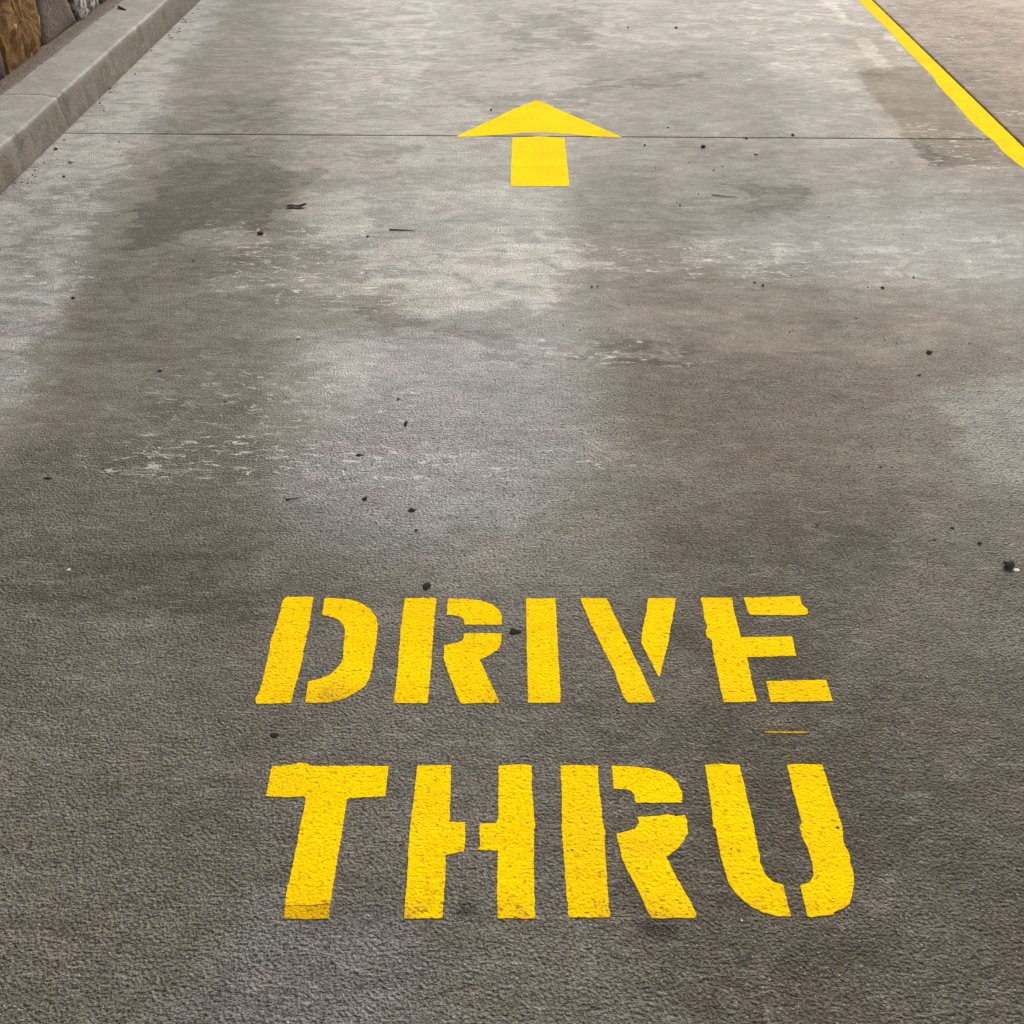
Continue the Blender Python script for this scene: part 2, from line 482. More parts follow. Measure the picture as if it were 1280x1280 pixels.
# wear, stains and painted-in light of the lane, each with a shape of its own: (outline in photo points, feather m, wobble m, amount)
STAINS_AND_SHEEN = [
    # far-to-near light gradient painted into the tone, over wear and waiting-car grime
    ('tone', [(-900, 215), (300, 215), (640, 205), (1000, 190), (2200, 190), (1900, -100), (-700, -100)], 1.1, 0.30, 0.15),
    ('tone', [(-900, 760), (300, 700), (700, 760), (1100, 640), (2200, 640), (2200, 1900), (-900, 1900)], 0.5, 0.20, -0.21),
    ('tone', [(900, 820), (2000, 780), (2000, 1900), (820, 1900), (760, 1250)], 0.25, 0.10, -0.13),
    ('tone', [(300, 1160), (500, 1150), (560, 1400), (250, 1400)], 0.10, 0.08, 0.05),
    ('tone', [(380, -60), (720, -60), (720, 120), (560, 220), (390, 220)], 0.4, 0.2, 0.05),
    ('tone', [(760, -60), (1300, -60), (1300, 220), (800, 220)], 0.4, 0.2, -0.04),
    # wheel tracks
    ('tone', [(255, -60), (345, -60), (355, 100), (370, 200), (350, 300), (340, 420), (330, 560), (300, 760), (-60, 760),
              (-20, 600), (30, 540), (85, 430), (130, 300), (190, 170)], 0.20, 0.10, -0.10),
    ('tone', [(160, 250), (200, 190), (370, 190), (380, 300), (340, 420), (330, 560), (300, 760), (-60, 760),
              (-20, 600), (30, 540), (85, 430), (130, 300)], 0.12, 0.08, -0.09),
    ('tone', [(735, 60), (960, 60), (1010, 230), (1080, 400), (1130, 600), (1180, 800), (770, 760), (800, 560), (765, 420),
              (730, 240)], 0.30, 0.12, -0.15),
    ('tone', [(560, -40), (740, -40), (740, 90), (640, 60), (580, 40)], 0.25, 0.2, -0.06),
    # damp looking patch and its smaller neighbours
    ('scab', [(212, 214), (240, 205), (330, 206), (412, 213), (372, 240), (350, 262), (325, 286), (235, 284), (200, 304),
              (160, 312), (178, 255)], 0.16, 0.03, 1.25),
    ('scab', [(885, 232), (1010, 228), (1015, 250), (960, 268), (890, 262), (940, 246)], 0.16, 0.03, 0.9),
    ('scab', [(720, 108), (790, 96), (880, 92), (885, 100), (800, 112), (720, 118)], 0.2, 0.03, 0.8),
    ('scab', [(560, 120), (660, 112), (760, 120), (740, 150), (600, 150)], 0.3, 0.03, 0.6),
    ('scab', [(440, 180), (520, 184), (510, 200), (430, 196)], 0.2, 0.03, 0.7),
    ('tone', [(240, 120), (360, 122), (355, 150), (245, 150)], 0.06, 0.06, -0.10),
    ('scab', [(450, 372), (560, 405), (700, 425), (860, 415), (860, 445), (700, 450), (540, 430), (430, 395)], 0.2, 0.03, 0.75),
    ('tone', [(150, 440), (300, 420), (420, 440), (400, 520), (150, 540)], 0.15, 0.1, -0.04),
    ('tone', [(212, 214), (240, 205), (330, 206), (412, 213), (372, 240), (350, 262), (325, 286), (235, 284), (200, 304),
              (160, 312), (178, 255)], 0.05, 0.06, -0.03),
    ('oil', [(797, 1160), (808, 1152), (834, 1152), (851, 1162), (846, 1173), (826, 1177), (804, 1172)], 0.012, 0.003, 1.0),
    ('oil', [(571, 1131), (583, 1122), (599, 1130), (593, 1144), (574, 1143)], 0.014, 0.004, 0.9),
    ('oil', [(805, 1176), (850, 1172), (850, 1192), (812, 1194)], 0.03, 0.015, 0.35),
    ('oil', [(925, 1188), (938, 1190), (936, 1204), (926, 1202)], 0.02, 0.01, 0.4),
    ('oil', [(750, 915), (800, 912), (805, 930), (755, 932)], 0.03, 0.015, 0.25),
    # pale patches by the kerb and right, chalky scuffs; sheen painted down the middle
    ('tone', [(-100, 340), (250, -10), (280, -10), (170, 190), (100, 320), (50, 460), (-20, 560), (-120, 560)], 0.12, 0.09, 0.11),
    ('tone', [(400, 225), (700, 235), (730, 330), (700, 380), (560, 395), (440, 350), (400, 300)], 0.20, 0.10, 0.07),
    ('tone', [(480, 190), (700, 190), (740, 460), (430, 470)], 0.35, 0.08, 0.05),
    ('tone', [(395, 430), (560, 440), (720, 440), (770, 580), (680, 670), (420, 660), (350, 600)], 0.32, 0.10, 0.145),
    ('tone', [(880, 285), (1100, 270), (1260, 290), (1330, 370), (1150, 350), (900, 345)], 0.2, 0.10, 0.05),
    ('tone', [(1160, 500), (1300, 470), (1420, 640), (1230, 620)], 0.12, 0.08, 0.17),
    ('chalk', [(232, 290), (300, 284), (330, 294), (390, 300), (300, 306), (235, 302)], 0.1, 0.03, 1.35),
    ('chalk', [(270, 346), (350, 336), (420, 346), (480, 366), (400, 362), (275, 360)], 0.1, 0.03, 1.4),
    ('chalk', [(365, 236), (450, 240), (470, 285), (410, 300), (345, 276)], 0.2, 0.03, 0.8),
    ('chalk', [(495, 370), (560, 360), (600, 388), (520, 396)], 0.12, 0.03, 0.9),
    ('chalk', [(660, 436), (730, 428), (745, 436), (680, 448)], 0.08, 0.03, 1.0),
    ('tone', [(-100, 560), (40, 530), (30, 480), (-100, 470)], 0.06, 0.06, 0.06),
    # brown spill beside the yellow line
    ('scab', [(1074, 92), (1100, 86), (1150, 84), (1178, 106), (1232, 172), (1276, 206), (1172, 206), (1142, 178), (1100, 130)], 0.1, 0.03, 1.2),
    ('tone', [(1146, 178), (1165, 190), (1212, 204), (1172, 207), (1150, 194)], 0.02, 0.025, -0.22),
    ('tone', [(1080, 92), (1130, 90), (1128, 96), (1086, 102)], 0.03, 0.03, -0.12),
    # ghost of scraped off marking
    ('chalk', [(1026, -4), (1036, -4), (1062, 27), (1054, 28)], 0.06, 0.03, 1.3),
    ('chalk', [(1070, 50), (1080, 48), (1114, 88), (1106, 88)], 0.06, 0.03, 1.4),
    ('chalk', [(1106, 42), (1112, 42), (1142, 76), (1132, 74)], 0.08, 0.03, 1.0),
    ('chalk', [(1202, 146), (1212, 146), (1232, 168), (1222, 168)], 0.08, 0.03, 1.1),
    ('chalk', [(-60, 290), (250, -10), (285, -10), (170, 200), (100, 330), (20, 480), (-60, 520)], 0.25, 0.05, 0.55),
    ('chalk', [(400, 0), (560, -20), (560, 100), (420, 160), (380, 90)], 0.5, 0.1, 0.5),
    ('chalk', [(640, 300), (720, 280), (1050, 290), (1250, 300), (1250, 350), (960, 350), (700, 345)], 0.3, 0.05, 0.36),
    ('chalk', [(420, 310), (560, 300), (720, 310), (720, 380), (560, 395), (460, 380)], 0.2, 0.05, 0.6),
    ('chalk', [(900, 0), (1060, -30), (1100, 90), (930, 120)], 0.5, 0.1, 0.30),
    ('scab', [(190, 150), (340, 120), (380, 190), (300, 205), (180, 215)], 0.3, 0.05, 0.55),
    ('scab', [(600, 20), (740, 10), (760, 60), (640, 70)], 0.4, 0.05, 0.6),
    ('scab', [(1144, 176), (1165, 184), (1214, 204), (1172, 208), (1148, 194)], 0.06, 0.03, 1.4),
    # tints; the cool centre ones belong to the painted sheen
    ('warm', [(-80, 300), (250, -10), (285, -10), (170, 200), (100, 330), (30, 500), (-80, 560)], 0.15, 0.08, -0.55),
    ('warm', [(380, 420), (560, 400), (720, 400), (760, 560), (680, 690), (440, 690), (350, 620)], 0.25, 0.10, -0.52),
    ('warm', [(400, 220), (700, 225), (720, 400), (560, 410), (400, 330)], 0.3, 0.10, -0.35),
    ('warm', [(430, -20), (570, -20), (560, 220), (400, 220)], 0.4, 0.10, -0.20),
    ('warm', [(900, 275), (1250, 265), (1400, 380), (1150, 350), (900, 345)], 0.25, 0.10, -0.35),
    ('warm', [(1160, 490), (1300, 470), (1420, 640), (1230, 630)], 0.15, 0.08, -0.45),
    ('warm', [(300, 1150), (520, 1140), (620, 1400), (200, 1400)], 0.15, 0.08, -0.45),
    ('warm', [(730, 300), (1130, 380), (1500, 700), (1500, 1500), (800, 1500), (760, 500)], 0.4, 0.10, 0.25),
    ('warm', [(1060, 40), (1180, 40), (1290, 220), (1150, 215)], 0.2, 0.05, 0.5),
    ('rust', [(1074, 92), (1100, 86), (1150, 84), (1178, 106), (1232, 172), (1276, 206), (1172, 206), (1142, 178), (1100, 130)], 0.06, 0.04, 0.75),
    ('rust', [(1040, 20), (1100, 20), (1290, 200), (1290, 260), (1140, 215)], 0.35, 0.05, 0.30),
    ('rust', [(640, -60), (1100, -60), (1130, 200), (760, 260)], 0.6, 0.10, 0.16),
    ('rust', [(740, 280), (1050, 340), (1300, 380), (1300, 480), (1150, 480), (1100, 700), (820, 700)], 0.5, 0.10, 0.25),
    # chalk flecks
    ('fleck', [(150, 560), (330, 540), (480, 560), (640, 560), (830, 562), (830, 590), (640, 600), (330, 600), (140, 585)], 0.14, 0.1, 0.48),
    ('fleck', [(200, 470), (420, 440), (560, 470), (560, 560), (200, 560)], 0.25, 0.1, 0.30),
    ('fleck', [(-60, 240), (240, -10), (280, -10), (130, 260), (20, 520), (-60, 520)], 0.1, 0.1, 0.40),
    ('fleck', [(270, 280), (420, 280), (600, 400), (480, 400), (270, 350)], 0.12, 0.1, 0.55),
    ('fleck', [(640, 330), (720, 300), (1000, 320), (1000, 350), (760, 350)], 0.12, 0.1, 0.45),
    ('fleck', [(660, 420), (860, 420), (860, 450), (660, 450)], 0.10, 0.1, 0.55),
    ('fleck', [(1130, 150), (1280, 180), (1280, 215), (1150, 215)], 0.05, 0.05, 0.5),
    # smooth trowelled far stretch versus coarse near stretch
    ('rough', [(-900, 560), (200, 540), (640, 470), (1000, 440), (2200, 430), (2200, 1900), (-900, 1900)], 0.45, 0.2, 0.70),
]


def lane_fields(X, Y):
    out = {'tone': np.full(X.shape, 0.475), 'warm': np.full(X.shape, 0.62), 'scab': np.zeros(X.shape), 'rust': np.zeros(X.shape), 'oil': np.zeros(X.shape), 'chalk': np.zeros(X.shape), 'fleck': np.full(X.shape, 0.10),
           'rough': np.full(X.shape, 0.30)}
    wob = fbm(X * 0.6, Y, 5.0, 20) - 0.5
    wob2 = fbm(X * 0.5, Y, 18.0, 40) - 0.5
    for key, pts, feather, wobble, amt in STAINS_AND_SHEEN:
        P = gp([(x, max(y, -330)) for x, y in pts])
        d = sdf(X, Y, P) + (wob * 1.6 + wob2) * wobble * 1.5
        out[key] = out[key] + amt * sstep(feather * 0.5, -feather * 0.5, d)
    out['warm'] = np.clip(out['warm'], 0, 1.2)
    out['tone'] = np.clip(out['tone'], 0.02, 1.0)
    return out


lane = link('drive_lane', None)
tag(lane, 'grey concrete drive lane of cast slabs, dark and stained near, pale far', kind='structure')
xs = np.concatenate([[XL], np.arange(XL + 0.006, XR - 0.006, 0.011), [XR]])
GAP = 0.0022
ysn = np.concatenate([[-6.0], np.arange(-5.9, 0.45, 0.15), np.arange(0.46, YJ - GAP - 0.006, 0.011), [YJ - GAP - 0.004, YJ - GAP]])
ysf = np.concatenate([[YJ + GAP, YJ + GAP + 0.004], np.arange(YJ + GAP + 0.012, 7.6, 0.011), np.arange(7.7, 13.0, 0.12), [13.1]])
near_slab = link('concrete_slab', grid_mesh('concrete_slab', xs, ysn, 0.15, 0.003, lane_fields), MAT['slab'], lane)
near_slab['label'] = 'near slab carrying the painted words, dark and coarse'
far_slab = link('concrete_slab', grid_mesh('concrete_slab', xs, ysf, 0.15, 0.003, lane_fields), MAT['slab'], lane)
far_slab['label'] = 'far slab beyond the cross joint, smoother and paler'
jb = bmesh.new()
bmesh.ops.create_cube(jb, size=1.0)
for v in jb.verts:
    v.co = Vector((v.co.x * (XR - XL - 0.02) + (XL + XR) / 2, v.co.y * 0.012 + YJ, v.co.z * 0.02 - 0.0135))
link('joint_filler', bm_mesh(jb, 'joint_filler'), MAT['joint_lane'], lane)

# older brown pavement right of the yellow line, with an open edge against the lane
SX0 = XR + 0.016


def side_fields(X, Y):
    d = X - SX0
    tone = 0.60 + 0.16 * sstep(0.3, 1.2, d) + 0.36 * (fbm(X, Y, 2.5, 60) - 0.5) - 0.10 * sstep(0.35, 0.0, d) + 0.06 * sstep(5.0, 7.0, Y)
    fl = np.full(X.shape, 0.25)
    for pts, amt in (([(1178, 42), (1200, 42), (1215, 54), (1180, 52)], 0.9), ([(1160, 68), (1185, 72), (1178, 78)], 0.9),
                     ([(1250, 136), (1290, 138), (1280, 146), (1250, 142)], 0.8), ([(1110, 0), (1128, 2), (1124, 12), (1108, 8)], 0.8),
                     ([(1208, 102), (1216, 100), (1218, 106), (1210, 108)], 1.0)):
        fl = fl + amt * sstep(0.05, -0.05, sdf(X, Y, gp(pts)) + 0.1 * (fbm(X, Y, 15.0, 70) - 0.5))
    return {'tone': tone, 'scab': 0.45 * fbm(X, Y, 1.5, 90), 'chalk': 0.5 * fbm(X, Y, 1.7, 95), 'warm': np.full(X.shape, 0.25), 'fleck': fl, 'rough': np.full(X.shape, 0.55)}


xss = np.concatenate([[SX0, SX0 + 0.006], np.arange(SX0 + 0.02, 3.7, 0.015), np.arange(3.8, 9.0, 0.4)])
yss = np.concatenate([np.arange(-6, 3.6, 0.3), np.arange(3.62, 7.6, 0.015), np.arange(7.8, 13.1, 0.3)])
side = link('side_pavement', grid_mesh('side_pavement', xss, yss, 0.15, 0.004, side_fields), MAT['side'], None, (0, 0, -0.004))
tag(side, 'older brownish pavement right of the yellow edge line', kind='structure')
gb = bmesh.new()
bmesh.ops.create_cube(gb, size=1.0)
for v in gb.verts:
    v.co = Vector((v.co.x * 0.014 + (XR + SX0) / 2, v.co.y * 19 + 3.5, v.co.z * 0.03 - 0.033))
link('edge_gap', bm_mesh(gb, 'edge_gap'), MAT['joint'], lane)

# ------------------------------------------------------------------ kerb: two cast lengths with an open joint
KX0, KX1, KH = -2.118, -2.372, 0.140


def kerb_segment(y0, y1, seed):
    prof = [(KX0 + 0.010, -0.15), (KX0 + 0.010, -0.004), (KX0 + 0.006, 0.03), (KX0 + 0.001, 0.10), (KX0 - 0.000, 0.124), (KX0 - 0.0015, 0.132), (KX0 - 0.0045, 0.1375),
            (KX0 - 0.010, KH), (KX0 - 0.022, KH + 0.001), (KX0 - 0.08, KH + 0.002), (KX0 - 0.17, KH + 0.002), (KX1, KH), (KX1 - 0.05, KH - 0.004), (KX1 - 0.05, -0.15)]
    step = 0.022
    n = max(2, int((y1 - y0) / step))
    ys = np.linspace(y0, y1, n + 1)
    ys = np.concatenate([[y0, y0 + 0.003], ys[1:-1], [y1 - 0.003, y1]])
    n += 2
    bm = bmesh.new()
    rows = []
    for j, y in enumerate(ys):
        inset = 0.0008 if j in (0, n) else 0.0
        row = []
        for i, (x, z) in enumerate(prof):
            w = mnoise.noise(Vector((x * 9, y * 2.2, z * 9 + seed)))
            w2 = mnoise.noise(Vector((x * 30, y * 22, z * 30 + seed)))
            chip = max(0.0, mnoise.noise(Vector((y * 7.0, seed * 3.1, 0.5))) - 0.25) * (0.030 if 3 <= i <= 8 else 0.0)
            dx = -(0.003 * w + 0.0016 * w2) - chip - (inset if 1 <= i <= 8 else 0)
            dz = 0.002 * w + 0.0012 * w2 - chip * 0.9 - (inset if 5 <= i <= 11 else 0) if i >= 4 else 0
            row.append(bm.verts.new((x + dx, y, z + dz)))
        rows.append(row)
    for a, b in zip(rows, rows[1:]):
        for i in range(len(prof) - 1):
            bm.faces.new((a[i], b[i], b[i + 1], a[i + 1]))
    bm.faces.new(rows[0])
    bm.faces.new(rows[-1][::-1])
    bmesh.ops.recalc_face_normals(bm, faces=bm.faces)
    me = bm_mesh(bm, 'kerb_segment')
    co = np.array([v.co for v in me.vertices])
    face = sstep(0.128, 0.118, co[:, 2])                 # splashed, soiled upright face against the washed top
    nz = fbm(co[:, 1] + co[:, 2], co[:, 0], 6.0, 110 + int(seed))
    for nme, val in (('tone', 0.60 - 0.16 * face + 0.16 * (nz - 0.5) - 0.10 * sstep(0.03, 0.0, np.hypot(co[:, 0] - KX0, co[:, 2] - KH)) * (0.4 + nz)), ('warm', 0.05 + 0.65 * face),  # arris darkened in the tone to offset its highlight
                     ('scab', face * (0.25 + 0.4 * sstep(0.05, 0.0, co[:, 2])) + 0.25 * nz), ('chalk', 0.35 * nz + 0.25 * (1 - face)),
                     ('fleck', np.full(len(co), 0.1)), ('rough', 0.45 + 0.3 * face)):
        a = me.attributes.new(nme, 'FLOAT', 'POINT')
        a.data.foreach_set('value', val.astype(np.float32))
    me.polygons.foreach_set('use_smooth', [len(p.vertices) == 4 for p in me.polygons])
    return me


kerb = link('kerb', None)
tag(kerb, 'pale cast concrete kerb along the foot of the stone wall', kind='structure')
KJ = 4.700
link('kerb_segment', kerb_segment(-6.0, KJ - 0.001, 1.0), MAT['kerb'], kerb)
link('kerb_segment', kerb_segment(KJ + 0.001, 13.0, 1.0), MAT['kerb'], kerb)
kb = bmesh.new()
bmesh.ops.create_cube(kb, size=1.0)
for v in kb.verts:
    v.co = Vector((v.co.x * 0.20 - 2.25, v.co.y * 0.012 + KJ, v.co.z * 0.25 + 0.008))
link('joint_filler', bm_mesh(kb, 'joint_filler'), MAT['joint'], kerb)

# ------------------------------------------------------------------ stone wall
WX = -2.425                       # plane of the stone faces
wall = link('stone_wall', None, None, None, (WX - 0.10, 5.4, 0.12))
tag(wall, 'rough stone veneer wall of brown and grey flags behind the kerb', 'wall')
W0 = Vector(wall.location)


def wchild(name, bm, mat, smooth=False, label=None):
    for v in bm.verts: v.co -= W0
    o = link(name, bm_mesh(bm, name, smooth), mat, wall)
    if label: o['label'] = label
    return o


def box_bm(x0, x1, y0, y1, z0, z1):
    bm = bmesh.new()
    bmesh.ops.create_cube(bm, size=1.0)
    for v in bm.verts:
        v.co = Vector(((x0 + x1) / 2 + v.co.x * (x1 - x0), (y0 + y1) / 2 + v.co.y * (y1 - y0), (z0 + z1) / 2 + v.co.z * (z1 - z0)))
    return bm


wchild('wall_core', box_bm(WX - 0.30, WX - 0.075, -2.0, 13.0, -0.15, 1.50), MAT['joint'])
cap = box_bm(WX - 0.34, WX + 0.03, -2.0, 13.0, 1.504, 1.58)
bmesh.ops.bevel(cap, geom=cap.edges[:], offset=0.01, segments=2, affect='EDGES')
wchild('coping', cap, MAT['kerb'])


def mortar_bed():
    bm = bmesh.new()
    rows = []
    for j in range(0, 401):
        y = 2.0 + j * 0.02
        w = mnoise.noise(Vector((y * 3.0, 1.3, 0))) + 0.5 * mnoise.noise(Vector((y * 14, 4, 0)))
        front = KX1 + 0.012 * w + 0.016 * max(0, mnoise.noise(Vector((y * 6, 9, 0))))
        prof = [(front + 0.004, KH - 0.002), (front - 0.004, KH + 0.006 + 0.002 * w), (front - 0.03, KH + 0.011 + 0.004 * w),
                (WX - 0.004, KH + 0.018 + 0.008 * w), (WX - 0.06, KH + 0.022)]
        rows.append([bm.verts.new((x, y, z + 0.003 * mnoise.noise(Vector((x * 40, y * 25, 3))))) for x, z in prof])
    for a, b in zip(rows, rows[1:]):
        for i in range(4):
            bm.faces.new((a[i], b[i], b[i + 1], a[i + 1]))
    bmesh.ops.recalc_face_normals(bm, faces=bm.faces)
    return bm


wchild('mortar_bed', mortar_bed(), MAT['mortar'], True)


def stone(poly, mat, rough, seed, proud=0.0, label=None):
    """one flag of the wall from its outline (Y, Z) on the wall plane: faceted, broken face and ragged arris"""
    P = []
    for (a, b) in zip(poly, poly[1:] + poly[:1]):
        L = math.hypot(b[0] - a[0], b[1] - a[1])
        n = max(1, int(L / 0.035))
        for k in range(n):
            t = k / n
            y, z = a[0] + (b[0] - a[0]) * t, a[1] + (b[1] - a[1]) * t
            j = Vector((y * 17, z * 17, seed))
            P.append((y + 0.006 * mnoise.noise(j), z + 0.006 * mnoise.noise(j + Vector((9, 3, 1)))))
    cy = sum(p[0] for p in P) / len(P)
    cz = sum(p[1] for p in P) / len(P)
    bm = bmesh.new()
    rings = []
    for s, dx in ((1.0, -0.085), (1.0, -0.016), (0.955, -0.002), (0.84, 0.004), (0.66, 0.006), (0.46, 0.007), (0.24, 0.008)):
        ring = []
        for (y, z) in P:
            yy, zz = cy + (y - cy) * s, cz + (z - cz) * s
            f = 0.0
            if dx > -0.05:
                v = Vector((yy * 9, zz * 9, seed * 2.3))
                cell = mnoise.voronoi(v * 1.1)[0][0]
                f = rough * (0.014 * mnoise.noise(v) + 0.008 * mnoise.noise(v * 3.1) + 0.014 * (cell - 0.4))
            ring.append(bm.verts.new((WX + proud + dx + f, yy, zz)))
        rings.append(ring)
    n = len(P)
    for a, b in zip(rings, rings[1:]):
        for i in range(n):
            bm.faces.new((a[i], a[(i + 1) % n], b[(i + 1) % n], b[i]))
    bm.faces.new(rings[-1])
    bmesh.ops.triangulate(bm, faces=bm.faces[:])
    bmesh.ops.recalc_face_normals(bm, faces=bm.faces)
    return wchild('stone', bm, mat, rough < 0.5, label)


def wp(pts):
    return [wallpt(x, y, WX) for x, y in pts]


def ext(a, b, z):
    """carry the edge a->b (px) up to height z on the wall"""
    (y0, z0), (y1, z1) = wallpt(*a, WX), wallpt(*b, WX)
    t = (z - z0) / (z1 - z0)
    return (y0 + (y1 - y0) * t, z)


ZB = 0.146                          # foot of the stones, in the mortar
# the stones the photo shows, then their neighbours
e1 = [ext((12, 92), (0, 42), z) for z in (ZB, 0.62)]
e2 = [ext((58, 62), (47, 0), z) for z in (ZB, 0.66)]
e3 = [ext((101, 26), (90, 0), z) for z in (ZB + 0.02, 0.58)]
STONES = [
    ([(e1[0][0] - 0.30, ZB), (e1[0][0] - 0.018, ZB), (e1[1][0] - 0.018, 0.55), (e1[1][0] - 0.27, 0.60)], 'st_purple', 0.35, 'dark purple brown flag left of the ochre one'),
    ([(e1[0][0] + 0.004, ZB), (e2[0][0] - 0.010, ZB), (e2[1][0] - 0.012, 0.64), (e1[1][0] + 0.004, 0.58)], 'st_brown', 1.0, 'broken ochre brown stone with cream facets'),
    ([(e2[0][0] + 0.010, ZB), (e3[0][0] - 0.016, ZB + 0.006), (e3[1][0] - 0.020, 0.55), (e2[1][0] + 0.010, 0.60)], 'st_taupe', 0.15, 'smooth taupe flag'),
    ([(e3[0][0] + 0.030, ZB + 0.005), (e3[0][0] + 0.12, ZB), (e3[0][0] + 0.33, ZB + 0.01), (e3[0][0] + 0.35, 0.50), (e3[1][0] + 0.030, 0.57)], 'st_mottle', 0.7, 'mottled pale grey stone'),
    ([(e3[0][0] + 0.37, ZB), (e3[0][0] + 0.70, ZB), (e3[0][0] + 0.68, 0.62), (e3[0][0] + 0.38, 0.56)], 'st_grey', 0.5, None),
]
kinds = ['st_taupe', 'st_brown', 'st_purple', 'st_grey', 'st_mottle', 'st_taupe', 'st_grey']
y = e3[0][0] + 0.72
while y < 8.6:
    w = random.uniform(0.24, 0.42)
    STONES.append(([(y, ZB), (y + w - 0.02, ZB), (y + w - 0.02 + random.uniform(-.02, .0), random.uniform(.5, .62)), (y + random.uniform(.0, .02), random.uniform(.5, .62))],
                   kinds[len(STONES) % 7], random.choice((0.3, 0.6, 1.0)), None))
    y += w
y = e1[0][0] - 0.33
while y > 2.4:
    w = random.uniform(0.24, 0.42)
    STONES.append(([(y - w + 0.02, ZB), (y, ZB), (y - random.uniform(.0, .02), random.uniform(.5, .6)), (y - w + 0.02 + random.uniform(.0, .02), random.uniform(.5, .6))],
                   kinds[len(STONES) % 7], random.choice((0.3, 0.6, 1.0)), None))
    y -= w
y = 2.3
while y < 8.5:
    w = random.uniform(0.30, 0.52)
    zm = random.uniform(0.98, 1.12)
    STONES.append(([(y, 0.68), (y + w - 0.02, 0.68), (y + w - 0.02, zm), (y + 0.01, zm)], random.choice(kinds), 0.6, None))
    STONES.append(([(y + 0.01, zm + 0.02), (y + w - 0.03, zm + 0.02), (y + w - 0.02, 1.49), (y, 1.49)], random.choice(kinds), 0.6, None))
    y += w
for k, (poly, m, r, lab) in enumerate(STONES):
    stone(poly, MAT[m], r, k * 1.37 + 0.5, random.uniform(-0.012, 0.004), lab)

# ------------------------------------------------------------------ painted markings
PAINT_Z = 0.0013


def ragged(P, amp, seed, step=0.006):
    """walk an outline in short steps with the small wander of paint under a stencil edge"""
    out = []
    for a, b in zip(P, P[1:] + P[:1]):
        L = math.hypot(b[0] - a[0], b[1] - a[1])
        n = max(1, int(L / step))
        for k in range(n):
            t = k / n
            x, y = a[0] + (b[0] - a[0]) * t, a[1] + (b[1] - a[1]) * t
            v = Vector((x * 55, y * 55, seed))
            w = Vector((x * 190, y * 190, seed + 4))
            lump = max(0, mnoise.noise(Vector((x * 24, y * 24, seed + 8))) - 0.25) * 2.2
            out.append((x + amp * (0.5 * mnoise.noise(v) + 0.55 * mnoise.noise(w) * (0.7 + lump)),
                        y + amp * (0.5 * mnoise.noise(v + Vector((3, 7, 2))) + 0.55 * mnoise.noise(w + Vector((5, 1, 9))) * (0.7 + lump))))
    return out


def film(name, P, mat, parent, origin, amp=0.0022, seed=0.0, z=PAINT_Z, step=0.006):
    """a coat of paint: outline with a rounded lip of real thickness"""
    P = ragged(P, amp, seed, step)
    n = len(P)
    A = sum(P[i][0] * P[(i + 1) % n][1] - P[(i + 1) % n][0] * P[i][1] for i in range(n))
    if A < 0: P = P[::-1]
    bm = bmesh.new()
    ox, oy = origin
    top = [bm.verts.new((x - ox, y - oy, z)) for x, y in P]
    low = []
    for i, (x, y) in enumerate(P):
        ax, ay = P[i - 1]
        bx, by = P[(i + 1) % n]
        nx, ny = by - ay, -(bx - ax)
        L = math.hypot(nx, ny) + 1e-9
        low.append(bm.verts.new((x - ox + nx / L * 0.0007, y - oy + ny / L * 0.0007, -0.001)))
    bm.faces.new(top)
    bm.normal_update()
    for i in range(n):
        j = (i + 1) % n
        bm.faces.new((low[i], low[j], top[j], top[i]))
    bm.normal_update()
    bmesh.ops.triangulate(bm, faces=[f for f in bm.faces if len(f.verts) > 4])
    bmesh.ops.recalc_face_normals(bm, faces=bm.faces)
    return link(name, bm_mesh(bm, name), mat, parent)


def from_crop(x0, y0, s):
    return lambda pts: gp([(x0 + u / s, y0 + v / s) for u, v in pts])


c4, c5 = from_crop(300, 720, 3.368), from_crop(680, 720, 3.368)
c6, c7 = from_crop(310, 930, 3.282), from_crop(690, 930, 3.2)
ca, cl = from_crop(540, 90, 4.923), from_crop(1000, 0, 4.571)

